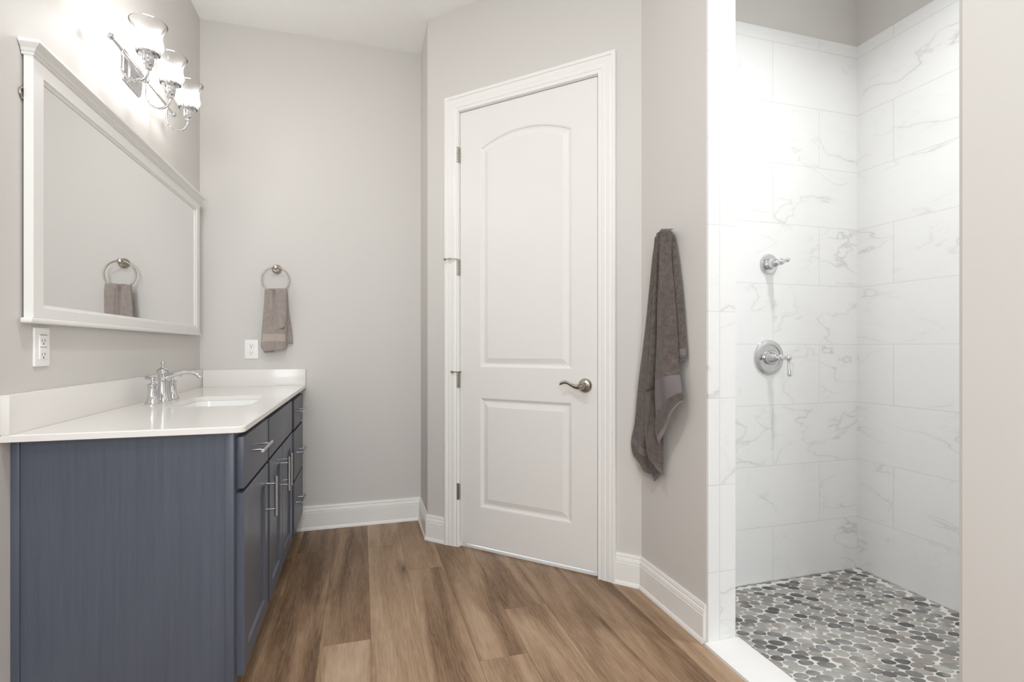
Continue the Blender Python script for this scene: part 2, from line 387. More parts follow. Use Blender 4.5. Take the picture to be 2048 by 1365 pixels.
# ------------------------------------------------------------------ floor of separate planks
bm = B()
PW, X0 = 0.1745, 0.0322
ends = {-1: 1.926, 0: 2.813, 1: 2.467, 2: 1.686, 3: 1.991}
rr = random.Random(11)
k0 = math.floor((XL - X0) / PW)
for k in range(k0, 8):
    xa, xb = max(X0 + k * PW, XL), min(X0 + (k + 1) * PW, 1.176)
    if xb - xa < 0.004: continue
    e = ends.get(k, rr.uniform(1.0, 2.2)); L = 1.22
    y = e - L * math.ceil((e - YF) / L)
    while y < YB:
        ya, yb = max(y, YF), min(y + L, YB)
        if yb - ya > 0.005:
            g = 0.0001; c = 0.0005
            lo = [(xa + g, ya + g, -0.001), (xb - g, ya + g, -0.001), (xb - g, yb - g, -0.001), (xa + g, yb - g, -0.001)]
            hi = [(xa + g + c, ya + g + c, 0), (xb - g - c, ya + g + c, 0), (xb - g - c, yb - g - c, 0), (xa + g + c, yb - g - c, 0)]
            bot = [(p[0], p[1], -0.012) for p in lo]
            add_rings(bm, [bot, lo, hi])
        y += L
add_box(bm, (XL, YF, -0.03), (1.176, YB, -0.004))
struct(obj('floor', bm, M['plank'], smooth=None))

# ------------------------------------------------------------------ baseboards and door casing: a profile swept along a mitred path
BASE = [(0.0, 0.0), (0.019, 0.0), (0.0185, 0.007), (0.016, 0.014), (0.0130, 0.018), (0.0130, 0.099), (0.0105, 0.1015), (0.0128, 0.106), (0.0100, 0.119), (0.0070, 0.1215), (0.0088, 0.127), (0.0060, 0.138), (0.0, 0.138)]
def sweep_floor(name, path):
    """path: wall-line points with the room on the right of the walking direction"""
    P = [Vector((x, y)) for x, y in path]; bm = B(); rings = []
    for i, p in enumerate(P):
        ns = []
        if i > 0: d = (p - P[i - 1]).normalized(); ns.append(Vector((d.y, -d.x)))
        if i < len(P) - 1: d = (P[i + 1] - p).normalized(); ns.append(Vector((d.y, -d.x)))
        m = ns[0] if len(ns) == 1 else (ns[0] + ns[1]) / (1 + ns[0].dot(ns[1]))
        rings.append([(p.x + m.x * d_, p.y + m.y * d_, z) for d_, z in BASE])
    add_rings(bm, rings)
    return struct(obj(name, bm, M['trim'], smooth=30))
def dw(t, off=0.0):
    v = MD @ Vector((t, -off, 0)); return (v.x, v.y)
CO0, CO1, CW = 0.1265, 1.0715, 0.085
sweep_floor('baseboard_back', [(-0.41, YB), (XJ, YB), (XJ, YD), dw(CO0)])
sweep_floor('baseboard_right', [dw(CO1), (XR, YC), (XR, YP + 0.013)])
sweep_floor('baseboard_left', [(XL, YF), (XL, 1.598)])
sweep_floor('baseboard_near_right', [(XR, YJ - 0.008), (XR, YF)])
CAS = [(0.0, 0.0), (0.0, 0.0095), (0.003, 0.0125), (0.008, 0.0125), (0.0105, 0.0105), (0.017, 0.0105), (0.021, 0.0135), (0.036, 0.0150), (0.040, 0.0135), (0.044, 0.0150), (0.058, 0.0175), (0.062, 0.0160), (0.066, 0.0160), (0.069, 0.0205), (0.081, 0.0215), (0.085, 0.0190), (0.085, 0.0)]
bm = B()
rings = [[(T0 - w, -d, 0.0) for w, d in CAS], [(T0 - w, -d, TZ + w) for w, d in CAS], [(T1 + w, -d, TZ + w) for w, d in CAS], [(T1 + w, -d, 0.0) for w, d in CAS]]
add_rings(bm, rings)
struct(obj('trim_1', bm, M['trim'], smooth=25, mtx=MD))
bm = B()   # jamb lining and stop
for lo, hi in (((T0 - 0.002, 0.0, 0), (T0 + 0.0025, TH, TZ)), ((T1 - 0.0025, 0.0, 0), (T1 + 0.002, TH, TZ)), ((T0, 0.0, TZ - 0.0025), (T1, TH, TZ + 0.002)),
               ((T0 + 0.0025, 0.040, 0), (T0 + 0.016, 0.060, TZ)), ((T1 - 0.016, 0.040, 0), (T1 - 0.0025, 0.060, TZ)), ((T0, 0.040, TZ - 0.016), (T1, 0.060, TZ - 0.0025))): add_box(bm, lo, hi)
struct(obj('trim_2', bm, M['trim'], smooth=None, mtx=MD))
bm = B(); add_box(bm, (T0, 0.012, 0.0), (T1, 0.09, 0.012), 0.003); struct(obj('trim_3', bm, M['solid'], mtx=MD))   # white strip under the door

# ------------------------------------------------------------------ door leaf with two raised panels
DL0, DL1, DZ0, DZ1 = T0 + 0.0050, T1 - 0.0055, 0.024, TZ - 0.0055
def inset(poly, d):
    out = []; n = len(poly)
    for i in range(n):
        p0, p, p1 = Vector(poly[i - 1]), Vector(poly[i]), Vector(poly[(i + 1) % n])
        a, b = (p - p0).normalized(), (p1 - p).normalized()
        na, nb = Vector((-a.y, a.x)), Vector((-b.y, b.x))
        m = (na + nb) / (1 + na.dot(nb)); out.append((p.x + m.x * d, p.y + m.y * d))
    return out
pl, pr_ = 0.343, 0.853
mid, hw = (pl + pr_) / 2, (pr_ - pl) / 2
rise = 0.060; RA = (hw * hw + rise * rise) / (2 * rise); zs = 2.101
def arched(d):
    x0, x1, r = pl + d, pr_ - d, RA - d; cz = zs + rise - RA; a_ = math.asin((hw - d) / r)
    return [(x0, 0.959 + d), (x1, 0.959 + d)] + [(mid + r * math.sin(a_ - 2 * a_ * i / 24), cz + r * math.cos(a_ - 2 * a_ * i / 24)) for i in range(25)]
up = arched(0.0)
low = [(pl, 0.2285), (pr_, 0.2285), (pr_, 0.798), (pl, 0.798)]
bm = B()
Y0 = 0.002
def loop(poly, y): return [bm.verts.new((x, y, z)) for x, z in poly]
outer = loop([(DL0 + .002, DZ0 + .002), (DL1 - .002, DZ0 + .002), (DL1 - .002, DZ1 - .002), (DL0 + .002, DZ1 - .002)], Y0)
def flat(*p): bm.faces.new(loop(p, Y0))
xl, xr, zb_, zt_ = DL0 + .002, DL1 - .002, DZ0 + .002, DZ1 - .002
flat((xl, zb_), (pl, zb_), (pl, zt_), (xl, zt_)); flat((pr_, zb_), (xr, zb_), (xr, zt_), (pr_, zt_))
flat((pl, zb_), (pr_, zb_), (pr_, 0.2285), (pl, 0.2285)); flat((pl, 0.798), (pr_, 0.798), (pr_, 0.959), (pl, 0.959))
top_ = up[2:]
for p, q in zip(top_, top_[1:]): flat(q, p, (p[0], zt_), (q[0], zt_))
STEP = [(0.006, 0.0025), (0.009, 0.0065), (0.016, 0.0085), (0.022, 0.0085), (0.044, 0.0025), (0.0455, 0.0018)]
for poly in (up, low):
    r0 = loop(poly, Y0)
    prev = r0
    for d, dep in STEP:
        r = loop(arched(d) if poly is up else inset(poly, d), Y0 + dep)
        for i in range(len(r)):
            j = (i + 1) % len(r); bm.faces.new((prev[i], prev[j], r[j], r[i]))
        prev = r
    bm.faces.new(prev)
sd = loop([(DL0, DZ0), (DL1, DZ0), (DL1, DZ1), (DL0, DZ1)], Y0 + 0.002); bk = loop([(DL0, DZ0), (DL1, DZ0), (DL1, DZ1), (DL0, DZ1)], Y0 + 0.035)
for i in range(4):
    j = (i + 1) % 4; bm.faces.new((outer[i], sd[i], sd[j], outer[j])); bm.faces.new((sd[i], bk[i], bk[j], sd[j]))
bm.faces.new(bk)
door = struct(obj('door_1', bm, M['door'], smooth=9, mtx=MD), 'white two-panel door with an arched upper panel')
# lever handle
bm = B(); hx, hz = 0.9215, 0.8825
add_lathe(bm, [(0.0335, 0), (0.0335, 0.003), (0.031, 0.008), (0.024, 0.013), (0.017, 0.016), (0.0150, 0.018)], (hx, Y0, hz), (0, -1, 0), 40)
add_lathe(bm, [(0.0125, 0.014), (0.0125, 0.036), (0.0150, 0.040), (0.0160, 0.047), (0.0145, 0.056), (0.0130, 0.058)], (hx, Y0, hz), (0, -1, 0), 32)
lev = [(0.0, 0.0), (0.018, -0.005), (0.036, -0.0035), (0.054, 0.004), (0.070, 0.012), (0.084, 0.0155), (0.097, 0.0135), (0.107, 0.0075), (0.112, 0.003)]
add_tube(bm, [(hx - x, Y0 - 0.048 + 0.008 * math.sin(x * 20), hz + z) for x, z in lev], [(0.0085, 0.0125), (0.008, 0.0118), (0.0062, 0.0095), (0.0052, 0.0078), (0.005, 0.0072), (0.005, 0.0078), (0.005, 0.008), (0.0042, 0.006), (0.002, 0.003)], n=16)
hd = obj('door_handle', bm, M['nickel'], door); hd['label'] = 'brushed nickel lever handle'
bm = B(); add_lathe(bm, [(0.0060, 0.0), (0.0060, 0.003), (0.0025, 0.0032), (0.0025, 0.0015)], (hx, Y0 - 0.058, hz), (0, -1, 0), 20); obj('lock_button', bm, M['steel'], hd)
for k, (zb, zt) in enumerate(((2.044, 2.123), (1.444, 1.5285), (0.8465, 0.928), (0.252, 0.336))):
    bm = B(); x = T0 - 0.0025; y = -0.010; n = 5; hgt = (zt - zb)
    for i in range(n):
        add_lathe(bm, [(0.0045, 0), (0.0055, 0.0008), (0.0055, hgt / n - 0.0014), (0.0045, hgt / n - 0.0006)], (x, y, zb + hgt * i / n), (0, 0, 1), 16)
    add_lathe(bm, [(0.0062, 0), (0.0062, 0.002), (0.003, 0.004)], (x, y, zt), (0, 0, 1), 16)
    add_box(bm, (x, y - 0.001, zb + 0.001), (x + 0.0085, 0.0015, zt - 0.001))
    h = obj('hinge', bm, M['nickel'], door); h['label'] = 'brushed nickel butt hinge'
    if k == 1:
        bm = B(); add_tube(bm, [(x, y, zt + 0.004), (x - 0.030, y - 0.020, zt + 0.0035), (x - 0.062, y - 0.030, zt + 0.002)], 0.0028, 10)
        add_lathe(bm, [(0.005, 0), (0.006, 0.002), (0.006, 0.012), (0.004, 0.014)], (x - 0.030, y - 0.020, zt + 0.0035), (-1, -0.5, 0), 14)
        add_lathe(bm, [(0.007, 0), (0.0075, 0.003), (0.006, 0.011), (0.003, 0.012)], (x - 0.058, y - 0.028, zt + 0.002), (-1, -0.4, 0), 14); obj('hinge_stop', bm, M['nickel'], h)
    if k == 2:
        bm = B(); add_tube(bm, [(x - 0.030, y - 0.012, zt + 0.003), (x + 0.030, y - 0.016, zt + 0.003)], 0.0028, 10)
        add_lathe(bm, [(0.005, 0), (0.006, 0.002), (0.006, 0.012), (0.004, 0.014)], (x - 0.022, y - 0.012, zt + 0.003), (-1, 0, 0), 14)
        add_lathe(bm, [(0.005, 0), (0.006, 0.002), (0.006, 0.009), (0.004, 0.010)], (x + 0.022, y - 0.016, zt + 0.003), (1, 0, 0), 14); obj('hinge_stop', bm, M['nickel'], h)

# ------------------------------------------------------------------ shower pan, pebbles, curb
shell('floor_shower', [((XP2 + 0.006, 0.61, ZPAN - 0.06), (XS, YS, ZPAN))], M['grout'])
def pebbles():
    r = random.Random(5); x0, x1, y0, y1 = XP2 + 0.014, XS - 0.004, 0.64, YS - 0.004
    A0, SX = -0.50, 1.62                         # long axis direction and stretch
    ca, sa = math.cos(A0), math.sin(A0)
    def fw(x, y): return ((x * ca + y * sa) / SX, -x * sa + y * ca)
    def bw(u, v): u *= SX; return (u * ca - v * sa, u * sa + v * ca)
    pts = []; grid = {}; R = 0.0285
    def near(u, v, ex=2):
        gi, gj = int(u // 0.035), int(v // 0.035)
        for a in range(gi - ex, gi + ex + 1):
            for b in range(gj - ex, gj + ex + 1):
                for q in grid.get((a, b), ()): yield q
    tries = 0
    while tries < 60000:
        tries += 1; x, y = r.uniform(x0, x1), r.uniform(y0, y1); u, v = fw(x, y); rad = R * r.uniform(0.86, 1.18)
        if all((u - q[0]) ** 2 + (v - q[1]) ** 2 > ((rad + q[2]) / 2) ** 2 for q in near(u, v)):
            q = (u, v, rad); pts.append(q); grid.setdefault((int(u // 0.035), int(v // 0.035)), []).append(q)
    bm = B()
    for (u, v, rad) in pts:
        poly = [(u + 0.05 * math.cos(a * PI / 8), v + 0.05 * math.sin(a * PI / 8)) for a in range(16)]
        for q in near(u, v, 3):
            if q[0] == u and q[1] == v: continue
            dx, dy = q[0] - u, q[1] - v; d = math.hypot(dx, dy)
            if d > 0.11: continue
            w = 0.5 + 0.25 * (rad - q[2]) / R
            nx, ny = dx / d, dy / d; lim = d * w; out = []
            for i in range(len(poly)):
                a, b = poly[i], poly[(i + 1) % len(poly)]
                fa = (a[0] - u) * nx + (a[1] - v) * ny - lim; fb = (b[0] - u) * nx + (b[1] - v) * ny - lim
                if fa <= 0: out.append(a)
                if fa * fb < 0:
                    t = fa / (fa - fb); out.append((a[0] + (b[0] - a[0]) * t, a[1] + (b[1] - a[1]) * t))
            poly = out
            if len(poly) < 3: break
        if len(poly) < 3: continue
        cx = sum(p[0] for p in poly) / len(poly); cy = sum(p[1] for p in poly) / len(poly)
        sh = r.uniform(0.85, 0.94)
        # smooth outline: radius samples, limited to a soft ellipse
        rad_s = []
        for i in range(18):
            a = 2 * PI * i / 18; dx, dy = math.cos(a), math.sin(a); best = 0.05
            for j in range(len(poly)):
                p, q = poly[j], poly[(j + 1) % len(poly)]; ex, ey = q[0] - p[0], q[1] - p[1]
                den = dx * ey - dy * ex
                if abs(den) < 1e-9: continue
                t = ((p[0] - cx) * ey - (p[1] - cy) * ex) / den; s_ = ((p[0] - cx) * dy - (p[1] - cy) * dx) / den
                if t > 0 and -0.001 <= s_ <= 1.001: best = min(best, t)
            rad_s.append(min(best, 0.032))
        for _ in range(2): rad_s = [(rad_s[i - 1] + 2 * rad_s[i] + rad_s[(i + 1) % 18]) / 4 for i in range(18)]
        mn = min(rad_s); rad_s = [min(q, mn * 1.7) * sh for q in rad_s]
        hh = r.uniform(0.0025, 0.005); rings = []; ok = True
        for f, z in ((1.0, -0.001), (0.97, hh * 0.35), (0.86, hh * 0.72), (0.62, hh * 0.95), (0.25, hh)):
            ring = []
            for i in range(18):
                a = 2 * PI * i / 18; x, y = bw(cx + rad_s[i] * f * math.cos(a), cy + rad_s[i] * f * math.sin(a))
                x, y = min(max(x, XP2 + 0.013), XS - 0.002 - 0.001 * (1 - f)), min(max(y, 0.62), YS - 0.002 - 0.001 * (1 - f))
                ring.append((x, y, ZPAN + z))
            rings.append(ring)
        if ok: add_rings(bm, rings, cap0=False)
    return bm
o = obj('shower_pebbles', pebbles(), M['pebble'], smooth=70)
o['kind'] = 'structure'; o['label'] = 'grey river pebbles set in white grout on the shower floor'
bm = B(); add_box(bm, (1.166, YJ, -0.05), (1.310, YP, 0.012), 0.0025); add_box(bm, (1.180, YJ, -0.17), (1.304, YP, -0.05))
struct(obj('trim_4', bm, M['solid']))

# ------------------------------------------------------------------ shower valves
def valve(name, label, z, R, dome, lever_down):
    t = thing(name, label, 'shower valve', (1.972, YS, z)); ax = (0, -1, 0)
    bm = B()
    if R > 0.07: add_lathe(bm, [(R, 0), (R, 0.003), (R * .975, 0.008), (R * .86, 0.014), (R * .74, 0.016), (R * .70, 0.015), (R * .68, 0.0115), (R * .40, 0.012), (0.02, 0.013)], (0, 0, 0), ax, 64)
    else: add_lathe(bm, [(R, 0), (R, 0.004), (R * .96, 0.008), (R * .84, 0.010), (R * .8, 0.009), (R * .5, 0.010), (0.02, 0.011)], (0, 0, 0), ax, 56)
    obj('escutcheon', bm, M['chrome'], t)
    bm = B()
    if R > 0.07: add_lathe(bm, [(0.036, 0.010), (0.037, 0.018), (0.037, 0.024), (0.033, 0.030), (0.026, 0.044), (0.017, 0.056), (0.010, 0.062), (0.008, 0.066)], (0, 0, 0), ax, 40)
    else: add_lathe(bm, [(0.027, 0.008), (0.029, 0.012), (0.029, 0.016), (0.026, 0.020), (0.0255, 0.036), (0.022, 0.050), (0.014, 0.060), (0.009, 0.064)], (0, 0, 0), ax, 40)
    obj('bonnet', bm, M['chrome'], t)
    bm = B()
    add_lathe(bm, [(0.009, 0.062), (0.009, 0.068), (0.016, 0.072), (0.0175, 0.080), (0.016, 0.088), (0.009, 0.092), (0.007, 0.098), (0.007, 0.112)], (0, 0, 0), ax, 28)
    kb = obj('hub', bm, M['chrome'], t)
    bm = B(); c = Vector((0, -0.126 if R > .07 else -0.098, 0))
    if lever_down:
        add_ball(bm, c, 0.0155, 22, 14)
        add_lathe(bm, [(0.0062, 0.008), (0.0058, 0.025), (0.0066, 0.050), (0.0085, 0.076), (0.0085, 0.079), (0.0105, 0.081), (0.0105, 0.086), (0.008, 0.089)], c, (0.06, -0.02, -1), 24)
    else:
        add_lathe(bm, [(0.0065, -0.012), (0.0060, 0.006), (0.0080, 0.010), (0.0110, 0.016), (0.0115, 0.022), (0.0090, 0.029), (0.003, 0.032)], c, (0.10, -1.0, 0.12), 24)
    obj('lever', bm, M['chrome'], t)
    return t
valve('shower_diverter', 'small chrome round diverter knob, the upper of two on the marble wall', 1.481, 0.0525, True, False)
valve('shower_mixer', 'large round chrome shower valve with a lever hanging down, below the smaller knob', 1.010, 0.0895, True, True)

# recessed lamps (housings): one in the shower, two added for the room fill
for i, (x, y, lab) in enumerate(((1.80, 1.15, 'round white recessed downlight in the shower ceiling'), (-0.10, 1.05, 'added round white recessed fill light over the middle of the bathroom'), (0.15, -0.7, 'added round white recessed fill light behind the camera'))):
    t = thing('recessed_downlight', lab, 'ceiling light', (x, y, ZSC if i == 0 else ZC)); bm = B()
    add_lathe(bm, [(0.088, 0.0), (0.088, -0.004), (0.080, -0.007), (0.070, -0.007), (0.066, -0.003), (0.066, 0.0)], (0, 0, 0), (0, 0, 1), 40, False, False); obj('trim_ring', bm, M['plastic'], t)
    bm = B(); add_lathe(bm, [(0.066, -0.002), (0.066, 0.0)], (0, 0, 0), (0, 0, 1), 40); obj('lens', bm, M['plastic'], t)

# ------------------------------------------------------------------ vanity cabinet
VY0, VF, XD = 1.60, -0.345, -0.325
van = thing('vanity_cabinet', 'slate blue vanity cabinet with bar-handled drawers and doors under the white countertop', 'cabinet', (XL, VY0, 0))
VM = Matrix.Translation((-XL, -VY0, 0))
def vobj(name, bm, mat, parent=van, **kw):
    if parent is van: bmesh.ops.transform(bm, matrix=VM, verts=bm.verts)
    elif parent is not None: bmesh.ops.transform(bm, matrix=VM, verts=bm.verts)
    return obj(name, bm, mat, parent, **kw)
bm = B()
add_box(bm, (XL + 0.001, VY0 + 0.0055, 0.0), (VF - 0.075, VY0 + 0.0185, 0.8245)); add_box(bm, (VF - 0.075, VY0 + 0.0055, 0.10), (VF - 0.001, VY0 + 0.0185, 0.8245))
add_box(bm, (VF - 0.021, VY0, 0.10), (VF, VY0 + 0.02, 0.8245), 0.0015)           # front stile seen from the end
add_box(bm, (XL + 0.001, VY0, 0.0), (XL + 0.019, VY0 + 0.02, 0.8245), 0.002)   # scribe strip at the wall
obj_side = vobj('side_panel', bm, M['vanity'])
bm = B(); add_box(bm, (VF - 0.020, VY0 + 0.02, 0.10), (VF, YB - 0.001, 0.8245)); vobj('face_frame', bm, M['vanity'])
bm = B(); add_box(bm, (XL + 0.001, VY0 + 0.0185, 0.10), (VF - 0.020, YB - 0.001, 0.118)); add_box(bm, (XL + 0.001, YB - 0.015, 0.118), (VF - 0.020, YB - 0.001, 0.8245)); add_box(bm, (VF - 0.080, VY0 + 0.0185, 0.0), (VF - 0.068, YB - 0.001, 0.10)); vobj('carcass', bm, M['vanity'])
def slab(y0, y1, z0, z1):
    bm = B(); add_box(bm, (VF, y0, z0), (XD, y1, z1), 0.0022); return bm
def shaker(y0, y1, z0, z1, s=0.058):
    bm = B()
    loopd = lambda x, d: [(x, y0 + d, z0 + d), (x, y1 - d, z0 + d), (x, y1 - d, z1 - d), (x, y0 + d, z1 - d)]
    add_rings(bm, [loopd(VF, 0), loopd(XD - 0.002, 0), loopd(XD, 0.002), loopd(XD, s), loopd(XD - 0.0015, s + 0.0012), loopd(XD - 0.0085, s + 0.003)])
    return bm
def pull(parent, y, z, L, vertical):
    bm = B(); xb = -0.2925; d = Vector((0, 0, 1)) if vertical else Vector((0, 1, 0)); c = Vector((xb, y, z))
    add_lathe(bm, [(0.0045, -L / 2), (0.0055, -L / 2 + .001), (0.0055, L / 2 - .001), (0.0045, L / 2)], c, d, 18)
    for s in (-1, 1):
        q = c + d * s * L * 0.32; add_lathe(bm, [(0.0042, 0), (0.0042, 0.030)], (XD - 0.0005, q.y, q.z), (1, 0, 0), 12)
    h = vobj('handle', bm, M['steel'], parent); h['label'] = 'satin steel bar handle'
    return h
d = vobj('drawer', slab(1.632, 2.026, 0.653, 0.803), M['vanity']); pull(d, 1.812, 0.741, 0.17, False)
vobj('false_drawer', slab(2.052, 2.694, 0.653, 0.800), M['vanity'])
for (za, zb, zh, yc) in ((0.647, 0.795, 0.730, 2.905), (0.386, 0.634, 0.512, 2.93), (0.112, 0.376, 0.258, 2.905)):
    d = vobj('drawer', slab(2.778, 3.166, za, zb), M['vanity']); pull(d, yc, zh, 0.165, False)
for (ya, yb, yh) in ((1.632, 2.026, 1.985), (2.066, 2.374, 2.322), (2.384, 2.694, 2.400)):
    d = vobj('door', shaker(ya, yb, 0.115, 0.641), M['vanity']); pull(d, yh, 0.531, 0.142, True)

# ------------------------------------------------------------------ countertop with undermount sink
ZT, ZU = 0.843, 0.825
SX0, SX1, SY0, SY1 = -0.690, -0.408, 2.125, 2.545
def rrect(x0, x1, y0, y1, r, n=6):
    P = []
    for cx, cy, a in ((x1 - r, y1 - r, 0), (x0 + r, y1 - r, PI / 2), (x0 + r, y0 + r, PI), (x1 - r, y0 + r, 1.5 * PI)):
        for i in range(n + 1): P.append((cx + r * math.cos(a + PI / 2 * i / n), cy + r * math.sin(a + PI / 2 * i / n)))
    return P
CX1, CY0 = -0.310, 1.560
outl = [(XL + 0.001, CY0)] + [(CX1 - 0.022 + 0.022 * math.sin(PI / 2 * i / 8), CY0 + 0.022 - 0.022 * math.cos(PI / 2 * i / 8)) for i in range(9)] + [(CX1, YB - 0.001), (XL + 0.001, YB - 0.001)]
hole = rrect(SX0, SX1, SY0, SY1, 0.045)
bm = B()
def ring_at(poly, z): return [bm.verts.new((x, y, z)) for x, y in poly]
e_ = 0.0025
ot, om, ob2, ob = ring_at(inset(outl, e_), ZT), ring_at(outl, ZT - e_), ring_at(outl, ZU + .001), ring_at(inset(outl, .001), ZU)
hin = inset(list(reversed(hole)), 0.0015); hin = list(reversed(hin))
ht, hm, hb = ring_at(hin, ZT), ring_at(hole, ZT - 0.0015), ring_at(hole, ZU)
def strip(a, b):
    for i in range(len(a)):
        j = (i + 1) % len(a); bm.faces.new((a[i], a[j], b[j], b[i]))
strip(ot, om); strip(om, ob2); strip(ob2, ob); strip(ht, hm); strip(hm, hb)
for o_, h_ in ((ot, ht), (ob, hb)):
    ed = []
    for L_ in (o_, h_):
        for i in range(len(L_)):
            e = bm.edges.get((L_[i], L_[(i + 1) % len(L_)])); ed.append(e)
    bmesh.ops.triangle_fill(bm, edges=ed, use_beauty=True)
ct = obj('countertop', bm, M['quartz'], smooth=30)
tag(ct, 'glossy white quartz countertop with a backsplash over the blue vanity', 'countertop')
bm = B(); add_box(bm, (XL + 0.001, CY0, ZT), (XL + 0.020, YB - 0.001, 0.942), 0.0015); obj('backsplash', bm, M['quartz'], ct)
bm = B(); add_box(bm, (XL + 0.020, YB - 0.021, ZT), (CX1, YB - 0.001, 0.9365), 0.0015); obj('backsplash', bm, M['quartz'], ct)
# sink bowl
bm = B()
rg = []
for (ins, z, r) in ((-0.020, ZU - 0.0005, 0.06), (0.0035, ZU - 0.0005, 0.045), (0.005, ZU - 0.012, 0.045), (0.012, 0.72, 0.05), (0.022, 0.695, 0.055), (0.05, 0.683, 0.06), (0.11, 0.680, 0.03)):
    rg.append([(x, y, z) for x, y in rrect(SX0 + ins, SX1 - ins, SY0 + ins, SY1 - ins, r)])
for (ins, z, r) in ((0.11, 0.674, 0.03), (0.04, 0.676, 0.06), (0.014, 0.69, 0.055), (0.004, 0.72, 0.05), (-0.006, ZU - 0.02, 0.05), (-0.020, ZU - 0.012, 0.06)):
    rg.append([(x, y, z) for x, y in rrect(SX0 + ins, SX1 - ins, SY0 + ins, SY1 - ins, r)])
R_ = add_rings(bm, rg, False, False)
for i in range(len(R_[0])):
    j = (i + 1) % len(R_[0]); bm.faces.new((R_[-1][i], R_[-1][j], R_[0][j], R_[0][i]))
bm.faces.new(R_[6]); bm.faces.new(R_[7])
sink = obj('sink_basin', bm, M['ceramic'], smooth=40)
tag(sink, 'white rectangular basin set under the cutout in the countertop', 'sink')
bm = B(); add_lathe(bm, [(0.024, 0), (0.024, 0.003), (0.018, 0.004), (0.015, 0.001)], ((SX0 + SX1) / 2, (SY0 + SY1) / 2, 0.680), (0, 0, 1), 28); obj('drain', bm, M['chrome'], sink)
# faucet
FX, FY = -0.760, 2.350
fc = thing('faucet', 'chrome widespread faucet with a curved spout and two cross-lever handles behind the sink', 'faucet', (FX, FY, ZT))
bm = B()
add_lathe(bm, [(0.0275, 0), (0.0280, 0.004), (0.0255, 0.008), (0.0250, 0.011), (0.0225, 0.016), (0.0185, 0.045), (0.0165, 0.075), (0.0165, 0.094), (0.0190, 0.112), (0.0220, 0.124), (0.0220, 0.128), (0.017, 0.132), (0.010, 0.136), (0.007, 0.138)], (0, 0, 0), (0, 0, 1), 36)
sp = obj('spout_body', bm, M['chrome'], fc)
bm = B()
pts = [(0.004, 0, 0.096), (0.026, 0, 0.104), (0.052, 0, 0.113), (0.080, 0, 0.118), (0.104, 0, 0.116), (0.122, 0, 0.108), (0.134, 0, 0.096)]
add_tube(bm, pts, [(0.0150, 0.0140), (0.0120, 0.0110), (0.0105, 0.0095), (0.0105, 0.0090), (0.0115, 0.0090), (0.0130, 0.0090), (0.0135, 0.0085)], n=20)
obj('spout', bm, M['chrome'], fc)
bm = B(); add_lathe(bm, [(0.006, 0.136), (0.0055, 0.144), (0.0070, 0.151), (0.0090, 0.157), (0.0085, 0.160), (0.003, 0.162)], (0, 0, 0), (0, 0, 1), 20); obj('lift_rod', bm, M['chrome'], fc)
for s in (-1, 1):
    bm = B(); y = s * 0.106
    add_lathe(bm, [(0.0270, 0), (0.0275, 0.004), (0.0240, 0.008), (0.0235, 0.011), (0.0200, 0.018), (0.0160, 0.035), (0.0145, 0.055), (0.0165, 0.070), (0.0185, 0.074), (0.0185, 0.077), (0.0090, 0.080), (0.0065, 0.084), (0.0060, 0.092)], (0, y, 0), (0, 0, 1), 32)
    h = obj('faucet_handle', bm, M['chrome'], fc)
    bm = B(); add_ball(bm, (0, y, 0.098), 0.0100, 18, 12, (1, 1, 0.8))
    a = 2.5 if s < 0 else 0.6
    for q in ((a, 0.032), (a + PI, 0.020)):
        dx, dy = math.cos(q[0]), math.sin(q[0])
        add_lathe(bm, [(0.0045, 0.004), (0.0042, q[1] * .5), (0.0062, q[1] * .8), (0.0078, q[1]), (0.0060, q[1] + 0.005), (0.0015, q[1] + 0.008)], (0, y, 0.098), (dx, dy, 0.10), 16)
    obj('lever', bm, M['chrome'], h)

# ------------------------------------------------------------------ wall mirror
mr = thing('wall_mirror', 'large white framed mirror with a crown top on the wall above the vanity', 'mirror', (XL, 2.37, 1.12))
MM = Matrix.Translation((-XL, -2.37, -1.12))
def mobj(name, bm, mat, **kw):
    bmesh.ops.transform(bm, matrix=MM, verts=bm.verts); return obj(name, bm, mat, mr, **kw)
GY0, GY1, GZ0, GZ1 = 1.700, 3.030, 1.176, 1.779
FY0, FY1, FZ0, FZ1 = 1.643, 3.088, 1.138, 1.833
XB, XF = XL + 0.006, XL + 0.026
bm = B()
lp = lambda x, y0, y1, z0, z1: [(x, y0, z0), (x, y1, z0), (x, y1, z1), (x, y0, z1)]
add_rings(bm, [lp(XB, GY0 - 0.004, GY1 + 0.004, GZ0 - 0.004, GZ1 + 0.004), lp(XB, FY0, FY1, FZ0, FZ1), lp(XF - 0.002, FY0, FY1, FZ0, FZ1), lp(XF, FY0 + .002, FY1 - .002, FZ0 + .002, FZ1 - .002),
               lp(XF, GY0 - 0.010, GY1 + 0.010, GZ0 - 0.010, GZ1 + 0.010), lp(XF - 0.003, GY0 - 0.0085, GY1 + 0.0085, GZ0 - 0.0085, GZ1 + 0.0085), lp(XF - 0.006, GY0, GY1, GZ0, GZ1), lp(XF - 0.0085, GY0, GY1, GZ0, GZ1)], False, False)
mobj('frame', bm, M['frame'], smooth=20)
bm = B()
add_box(bm, (XL + 0.0065, GY0 - 0.003, GZ0 - 0.003), (XF - 0.0085, GY1 + 0.003, GZ1 + 0.003)); g = mobj('mirror_glass', bm, M['glass_mirror'], smooth=None); g['label'] = 'reflecting mirror glass'
